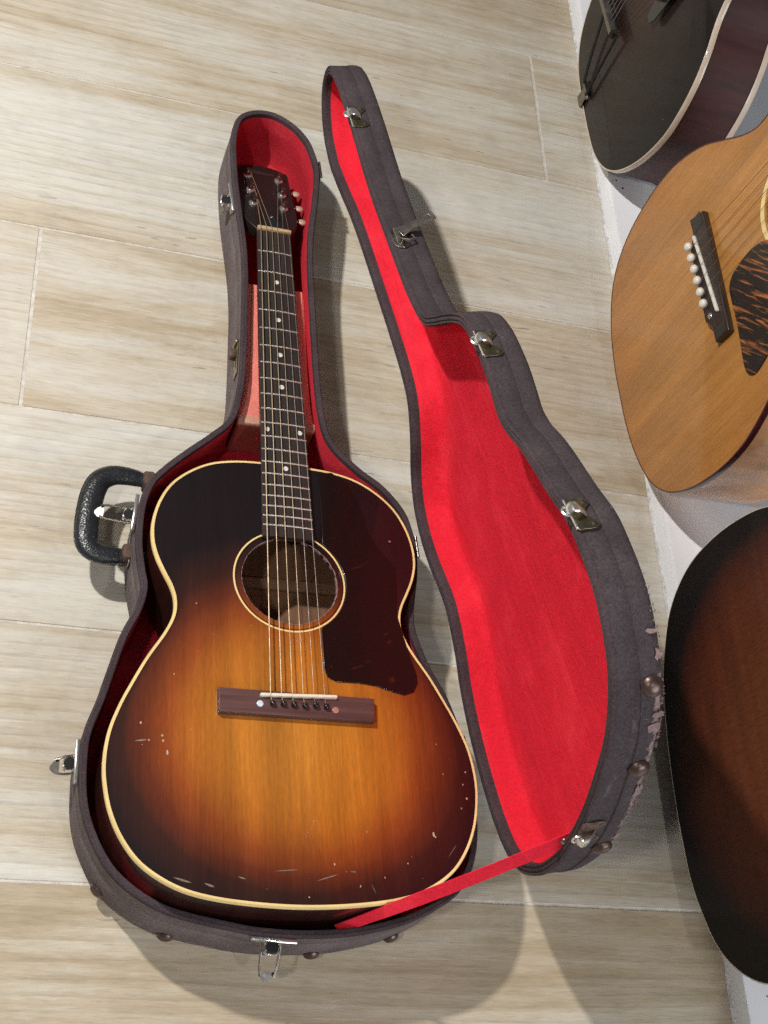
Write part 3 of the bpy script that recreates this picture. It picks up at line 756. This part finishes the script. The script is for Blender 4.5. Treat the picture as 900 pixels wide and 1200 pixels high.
    ll = [at(off(CR, -.0096), .0060), at(off(CR, -.0100), .0066), at(off(CR, -.0100), .022), at(off(CR, -.0104), .0330), at(off(CR, -.0118), .0364), at(off(CR, -.0160), .0386)]
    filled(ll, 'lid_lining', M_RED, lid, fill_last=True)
    # welt where the lining meets the lid panel
    wl = MB(); q = off(CR, -.0116)[::2]; wl.tube([(x, y, .0365 + RNG.uniform(-.0002, .0002)) for x, y in q], .0011, 6, closed=True); wl.build('lining_welt', M_RED, lid)
    # catches
    def lid_frame(u, v, z): return frame_at(u, v, z, .0006)
    def catch(u, v, mat=M_BRASS):
        r = empty('catch', Matrix.Identity(4)); r.parent = lid; r.matrix_local = lid_frame(u, v, .0045)
        hs = [circ(-.0125, .0125, .0021, 14), circ(.0125, .0125, .0021, 14)]
        pl = ccw(spline([(-.018, -.003), (-.018, .002), (-.0175, .013), (-.0125, .0175), (-.0065, .0125), (0, .0095), (.0065, .0125), (.0125, .0175), (.0175, .013), (.018, .002), (.018, -.003), (.006, -.0035), (-.006, -.0035)], 70))
        link('catch_plate', prism([pl], 0, .0012, .0003), mat, r)
        lp = MB(); lp.box((0, -.0038, .0008), (.034, .0016, .0030), b=.0005); lp.build('catch_lip', M_CHROME if mat is M_BRASS else mat, r)
        for sx in (-.0125, .0125):
            s = MB(); s.lathe([(.0026, .0004), (.0024, .0016), (.0012, .0021)], 12); s.build('screw', M_STUD, r, Matrix.Translation((sx, .0125, 0)))
        hk = MB(); rings = []
        for y, z, w in ((.009, .0012, .0050), (.005, .0050, .0056), (.0005, .0085, .0060), (-.004, .0092, .0058), (-.0075, .0068, .0046), (-.0085, .0040, .0030)):
            rings.append([(-w, y, z), (w, y, z), (w*.9, y, z+.0013), (0, y, z+.0021), (-w*.9, y, z+.0013)])
        hk.loft(rings, True, True, True); hk.build('hook', M_CHROME, r)
        lo = MB(); lo.tube([(.0050*math.cos(a), -.0075 + .0042*math.sin(a), .0048) for a in np.linspace(0, 2*math.pi, 15)[:-1]], .0011, 6, closed=True); lo.build('hook_loop', M_CHROME, r)
        return r
    catch(-.0515, -.066); catch(-.1565, .428); catch(-.2010, .668); cr = catch(-.006, .853, M_RUST)
    lv = empty('lever_latch', Matrix.Identity(4)); lv.parent = lid; lv.matrix_local = lid_frame(-.0425, .148, .010)
    link('lever_plate', prism([ccw(spline([(-.016, -.006), (-.018, 0), (-.012, .008), (0, .011), (.012, .012), (.018, .004), (.014, -.005), (0, -.007)], 48))], 0, .0014, .0004), M_METAL, lv)
    q = MB(); q.tube([(-.012, 0, .0035), (.012, 0, .0035)], .0034, 12); q.build('lever_barrel', M_METAL, lv)
    Lp = np.array([(-.0080, 0), (-.0052, .014), (-.0048, .030), (-.0066, .040), (-.0060, .046), (.0060, .046), (.0066, .040), (.0048, .030), (.0052, .014), (.0080, 0)])
    hole = np.array([(-.0030, .030), (.0030, .030), (.0036, .041), (-.0036, .041)])
    link('lever', prism([ccw(Lp), hole], 0, .0018, .0005), M_METAL, lv, Matrix.Translation((-.002, .002, .0060)) @ Matrix.Rotation(rad(20), 4, 'Z') @ Matrix.Rotation(rad(14), 4, 'X'))
    q = MB(); q.tube([(.006, .002, .004), (.012, .010, .0070), (.010, .0165, .0080), (.004, .0150, .0070)], .0016, 8); q.build('lever_loop', M_METAL, lv)
    for u, v, z in ((-.161, .807, .0335), (-.092, .840, .0325), (.030, .853, .0320)): stud(lid, frame_at(u, v, z, .0006), 1.15)
    # frayed canvas along the worn back edge of the lid
    fy = MB()
    idx = [i for i in range(NR) if CR[i,1] < -.72 and CR[i,0] < .06]
    Nn = normals(CR)
    for _ in range(420):
        i = random.choice(idx); p = CR[i] + (CR[(i+1) % NR]-CR[i])*RNG.random(); n_ = Nn[i]; tt = (-n_[1], n_[0])
        if math.sin(i*.9)+math.sin(i*.37+1) < RNG.uniform(-1.6, .9): continue
        prob = 1.0 if -CR[i,1] > .80 and CR[i,0] < -.03 else .35
        if RNG.random() > prob: continue
        z = D - RNG.uniform(.0, .0070)*RNG.random(); o = -.0008 - max(0, z-(D-.0035))*.6
        L = RNG.uniform(.0006, .0022)*(1.4 if prob == 1 else .7); a = RNG.uniform(-1.5, 1.5); w = RNG.uniform(.0006, .0016)
        bx, by = p[0] + n_[0]*o, p[1] + n_[1]*o
        tip = (bx + n_[0]*L*.7 + tt[0]*L*math.sin(a)*.6, by + n_[1]*L*.7 + tt[1]*L*math.sin(a)*.6, z + L*math.cos(a)*.55)
        fy.add([(bx - tt[0]*w, by - tt[1]*w, z), (bx + tt[0]*w, by + tt[1]*w, z), (bx, by, z + w), tip], [(0, 1, 3), (1, 2, 3), (2, 0, 3)])
    for u, v, z, w, h in ((-.128, .8290, .0375, .007, .0085), (-.142, .821, .0395, .004, .006), (-.060, .8465, .039, .010, .004), (-.178, .790, .0395, .006, .0035), (-.185, .775, .037, .003, .007), (.012, .853, .040, .008, .003)):
        F = frame_at(u, v, z, .0013); K = 12
        V = [((w*RNG.uniform(.5, 1.15)*math.cos(6.283*j/K)) * (1.0 if j % 3 else .6), h*RNG.uniform(.5, 1.1)*math.sin(6.283*j/K), RNG.uniform(-.0002, .0003)) for j in range(K)]
        fy.add([(0, 0, .0002)] + V, [(0, 1+j, 1+(j+1) % K) for j in range(K)], F)
    o = fy.build('frayed_canvas', M_FRAY, lid, smooth=0); o['kind'] = 'stuff'
    # --- ribbon that holds the lid
    a = Vector((.046, -.8420, RIM-.014)); b = LM @ Vector((.026, -.8430, .008))
    st = MB(); rings = []; N = 28
    wa = Vector((.2, .9, .05)).normalized()*.0085
    ax = (b-a).normalized(); side = ax.cross(Vector((.35, -.25, .9))).normalized()
    nrmv = side.cross(ax)
    for i in range(N):
        t_ = i/(N-1); p = a.lerp(b, t_); p.z -= .014*math.sin(math.pi*t_); tw = .10*math.sin(5*t_)
        s_ = (side*math.cos(tw) + nrmv*math.sin(tw))*(.0052 + .0016*min(1, t_*2.5)); nn = nrmv*.0006
        rings.append([tuple(p - s_ - nn), tuple(p + s_ - nn), tuple(p + s_ + nn), tuple(p - s_ + nn)])
    st.loft(rings, True, True, True); st.build('stay_ribbon', M_STRAP, c)
    tk = MB(); tk.lathe([(.0034, 0), (.0030, .0012), (.0014, .0019)], 12)
    q = b.lerp(a, .035); tk.build('ribbon_tack', M_METAL, c, Matrix.Translation(q + nrmv*.0007) @ nrmv.to_track_quat('Z', 'Y').to_matrix().to_4x4())
    return c
build_case()

# ------------------------------------------------------------------ the three guitars standing on the platform
def lean_matrix(X, Y, zt, lean, yaw, roll):
    a = Vector((math.sin(lean), 0, math.cos(lean))); w = Vector((0, -1, 0)); n = w.cross(a)
    Rr = Matrix.Rotation(roll, 3, n); Ry = Matrix.Rotation(yaw, 3, 'Z')
    a = Ry @ Rr @ a; w = Ry @ Rr @ w; n = Ry @ n
    return Matrix(((w.x, a.x, n.x, X), (w.y, a.y, n.y, Y), (w.z, a.z, n.z, zt), (0, 0, 0, 1)))
def simple_neck(g, h0, z, L=.47, face=True):
    nk = MB(); rings = []
    for y in np.linspace(h0-.02, h0+L*.75, 8):
        w = .0275 - .0060*(y-h0)/(L*.75); rings.append([(w*math.cos(a), y, z - .020*abs(math.sin(a))**.8) for a in np.linspace(0, -math.pi, 9)])
    nk.loft(rings, True, True, True); nk.build('neck', M_NECK, g)
    if face:
        fb = MB(); fb.box((0, h0+L*.75/2-.055, z+.0035), (.050, L*.75+.11, .007), b=.001); fb.build('fretboard', M_FRETBOARD, g)
    hl = np.array([(-.022, 0), (-.036, .02), (-.039, .15), (0, .165), (.039, .15), (.036, .02), (.022, 0)])
    link('headstock', prism([ccw(hl)], -.014, 0, .001), M_HEAD, g, Matrix.Translation((0, h0+L*.75, z)) @ Matrix.Rotation(-rad(14), 4, 'X'))

def natural_guitar():
    g = empty('acoustic_guitar', lean_matrix(.79999, 1.02420, .0345, .04255, .02658, .01609))
    tag(g, 'honey coloured flat-top guitar with white bridge pins and flame pickguard', 'guitar', 'guitars standing on the white platform')
    pts = [(0,-.0010),(.040,-.0006),(.085,.0045),(.125,.0150),(.158,.0300),(.183,.0520),(.200,.0800),(.2115,.1130),(.2185,.1570),(.2180,.1950),(.2110,.2280),(.1930,.2700),(.1660,.3080),(.1420,.3400),(.1290,.3700),(.1330,.4100),(.1520,.4600),(.1640,.5050),(.1560,.5500),(.1200,.5780),(.055,.5860),(0,.5870)]
    P = half(pts, 300); P = P + np.array([.0055, 0]); C0 = (.0055, .392)
    link('soundboard', top_mesh(P, C0, 0, .053, 34, lambda x, y, t: (1-t)**3), M_NATURAL, g)
    link('sides_and_back', shell(off(P, -.0003), -.0006, lambda y: -.112), M_MAPLE, g)
    link('binding', band(P, 0, -.0075, .0016), M_REDBIND, g)
    link('rosette', prism([circ(*C0, .0630, 72), circ(*C0, .0565, 72)], .0001, .0006), M_IVORY, g)
    link('inside_back', prism([off(P, -.006)], -.108, -.106), M_INSIDE, g)
    # belly bridge, set slightly askew
    bl = [(-.0945,.2505),(-.1025,.2235),(-.078,.2235),(-.064,.2120),(.046,.2080),(.060,.2175),(.0820,.2170),(.0840,.2440),(.060,.2455),(-.060,.2500)]
    br = link('bridge', prism([ccw(np.array(bl))], 0, .0085, .0012), M_EBONY, g)
    dk = MB(); dk.box((0, 0, 0), (.020, .017, .0006)); dk.build('bridge_wing', M_FRETBOARD, br, Matrix.Translation((-.0880, .2370, .0086)) @ Matrix.Rotation(.05, 4, 'Z'))
    dk = MB(); dk.box((0, 0, 0), (.014, .020, .0006)); dk.build('bridge_wing', M_FRETBOARD, br, Matrix.Translation((.0740, .2310, .0086)))
    sd = MB(); L = .124; sd.box((0, 0, .0016), (L, .0036, .0050), b=.0011)
    sd.build('saddle', M_WHITEPIN, br, Matrix.Translation((-.0115, .2310, .0085)) @ Matrix.Rotation(.070, 4, 'Z'))
    pm = MB(); pm.lathe([(.0030, -.001), (.0038, .0010), (.0056, .0030), (.0060, .0055), (.0046, .0080), (.0020, .0092)], 14); pme = mesh(pm.v, pm.f)
    px = np.linspace(-.0650, .0260, 6)
    for i, x in enumerate(px): link('bridge_pin', pme, M_WHITEPIN, br, Matrix.Translation((x, .2150 + .010*i/5*.25, .0085)))
    d = MB(); d.lathe([(.0040, 0), (.0034, .0008)], 14); d.build('bolt_dot', M_CHROME, br, Matrix.Translation((.0440, .2185, .0085)))
    pg = [(.036,.352),(.018,.326),(.0125,.300),(.0165,.268),(.0260,.2560),(.0380,.2530),(.0820,.2520),(.1310,.2465),(.1480,.2480),(.1560,.2560),(.1570,.2650),(.1500,.2870),(.1280,.3300),(.1120,.3700),(.1080,.4100),(.0700,.400)]
    link('pickguard', prism([ccw(spline(pg, 80))], .0001, .0018, .0005), M_FLAME, g)
    for i in range(6):
        x0 = -.058 + .086*i/5; x1 = -.016 + .034*i/5
        st = MB(); st.tube([(px[i], .2165, .0100), (x0, .2305, .0140), (x1, .97, .0150)], .00045 - .00004*i, 5); st.build('string', M_STRING, g)
    simple_neck(g, .587, .004)
natural_guitar()

def archtop():
    s = 1.1062
    g = empty('archtop_guitar', lean_matrix(.81445, 1.54541, .03395, .07814, .00744, .02373))
    tag(g, 'black archtop guitar with metal tailpiece and cream edge binding', 'guitar', 'guitars standing on the white platform')
    pts = [(0,-.0012),(.045,-.0004),(.085,.0030),(.118,.0120),(.146,.0270),(.170,.0500),(.190,.0830),(.203,.1200),(.2085,.1620),(.2010,.2040),(.1865,.2420),(.1665,.2740),(.1420,.3040),(.1280,.3350),(.1270,.3650),(.1400,.4150),(.1530,.4650),(.1480,.5200),(.1100,.5520),(.050,.5640),(0,.5650)]
    P = half(pts, 300); C0 = (0, .345)
    link('arched_top', top_mesh(P, C0, 0, None, 34, lambda x, y, t: max(0.0, 1 - 2.2*max(0, .36 - math.hypot((x+.01)*1.6, (y-.20)))), .016), M_BLACKTOP, g)
    link('sides_and_back', shell(off(P, -.0003), -.0006, lambda y: -.092), M_BLACKSIDE, g)
    link('binding', band(P, 0, -.0078, .0018), M_IVORY_PALE, g)
    Pb = off(P, .0003)
    bb = MB(); bb.loft([at(off(Pb, .0006), -.084), at(off(Pb, .0008), -.088), at(off(Pb, .0006), -.0925), at(off(Pb, -.004), -.0930)], True); bb.build('back_binding', M_IVORY_PALE, g)
    zc = .009
    # trapeze tailpiece hinged on the tail
    tp = empty('tailpiece', Matrix.Identity(4)); tp.parent = g; tp.matrix_local = Matrix.Translation((-.027, 0, 0))
    q = MB(); q.box((0, .008, .0045), (.022, .024, .0028), b=.0008); q.box((0, -.004, -.012), (.022, .003, .032), b=.0008); q.build('tail_bracket', M_METAL, tp)
    q = MB(); q.box((0, .022, .0065), (.040, .0055, .005), b=.0010); q.build('tail_hinge', M_METAL, tp)
    for sx, ex in ((-1, -.070), (1, .010)):
        q = MB(); q.tube([(sx*.013, .022, .0085), (sx*.013 + (ex-sx*.013)*.35, .055, .0125), (ex, .128, .0200)], .0024, 8); q.build('trapeze_rod', M_HOLE, tp)
    q = MB(); q.tube([(-.0920, .1245, .0215), (.004, .130, .0215)], .0088, 12); q.build('trapeze_bar', M_METAL, tp)
    for i in range(6):
        x = -.076 + .054*i/5
        st = MB(); st.tube([(x-.02, .1265, .0240), (x-.005+.006*i/5, .245, .0420), (-.028+.05*i/5, .92, .0400)], .0005, 5); st.build('string', M_STEEL, g)
    br = MB(); br.box((0, 0, .010), (.105, .012, .020), b=.003); b = br.build('bridge', M_ROSEWOOD, g, Matrix.Translation((-.012, .245, .0155)))
    pk = [(.0300,.2090),(.0440,.2060),(.0520,.2180),(.0560,.262),(.0600,.330),(.0560,.420),(.0300,.440),(.0280,.330),(.0230,.232)]
    link('pickguard', prism([ccw(np.array(pk))], .0230, .0250, .0006), M_BLACKPIN, g)
    fh = MB()
    for sx in (-1, 1):
        c_ = spline([(sx*.098, .215), (sx*.106, .235), (sx*.100, .262), (sx*.092, .295), (sx*.084, .325), (sx*.090, .345)], 30, False)
        for (x, y), r in zip(c_, [.011, .011] + [.0046]*26 + [.008, .008]):
            fh.lathe([(r, 0), (r, .0006)], 12, Matrix.Translation((x, y, .0095 + max(0, .009*(1-abs(x)/.11)))))
    o = fh.build('sound_hole', M_HOLE, g)
    simple_neck(g, .565, .010)
archtop()

def brown_guitar():
    g = empty('acoustic_guitar', lean_matrix(.79026, .48438, .03429, .08811, .00836, -.03118))
    tag(g, 'dark brown sunburst guitar with near-black edges and plain unfitted face', 'guitar', 'guitars standing on the white platform')
    pts = [(0,.0010),(.040,.0018),(.075,.0045),(.112,.0090),(.146,.0190),(.1860,.0370),(.2140,.0630),(.2335,.0980),(.2428,.1450),(.2420,.1950),(.2330,.2370),(.2080,.2850),(.1780,.3250),(.1580,.3650),(.1560,.4100),(.1740,.4800),(.1880,.5400),(.1800,.6050),(.1320,.6480),(.060,.6600),(0,.6610)]
    P = half(pts, 300); C0 = (0, .385)
    def burst(x, y, t):
        d = 1 - t
        e = (x/.225)**2 + ((y-.20)/.195)**2 if y < .2 else (x/.225)**2 + .25*((y-.2)/.3)**2
        return e
    link('back_plate', top_mesh(P, C0, 0, None, 36, burst, .006), M_BROWNBURST, g)
    link('sides_and_front', shell(off(P, -.0003), -.0006, lambda y: -.105), M_RIM, g)
    link('binding', band(P, 0, -.0040, .0010), M_IVORY_PALE, g)
    simple_neck(g, .661, -.075, face=False)
brown_guitar()
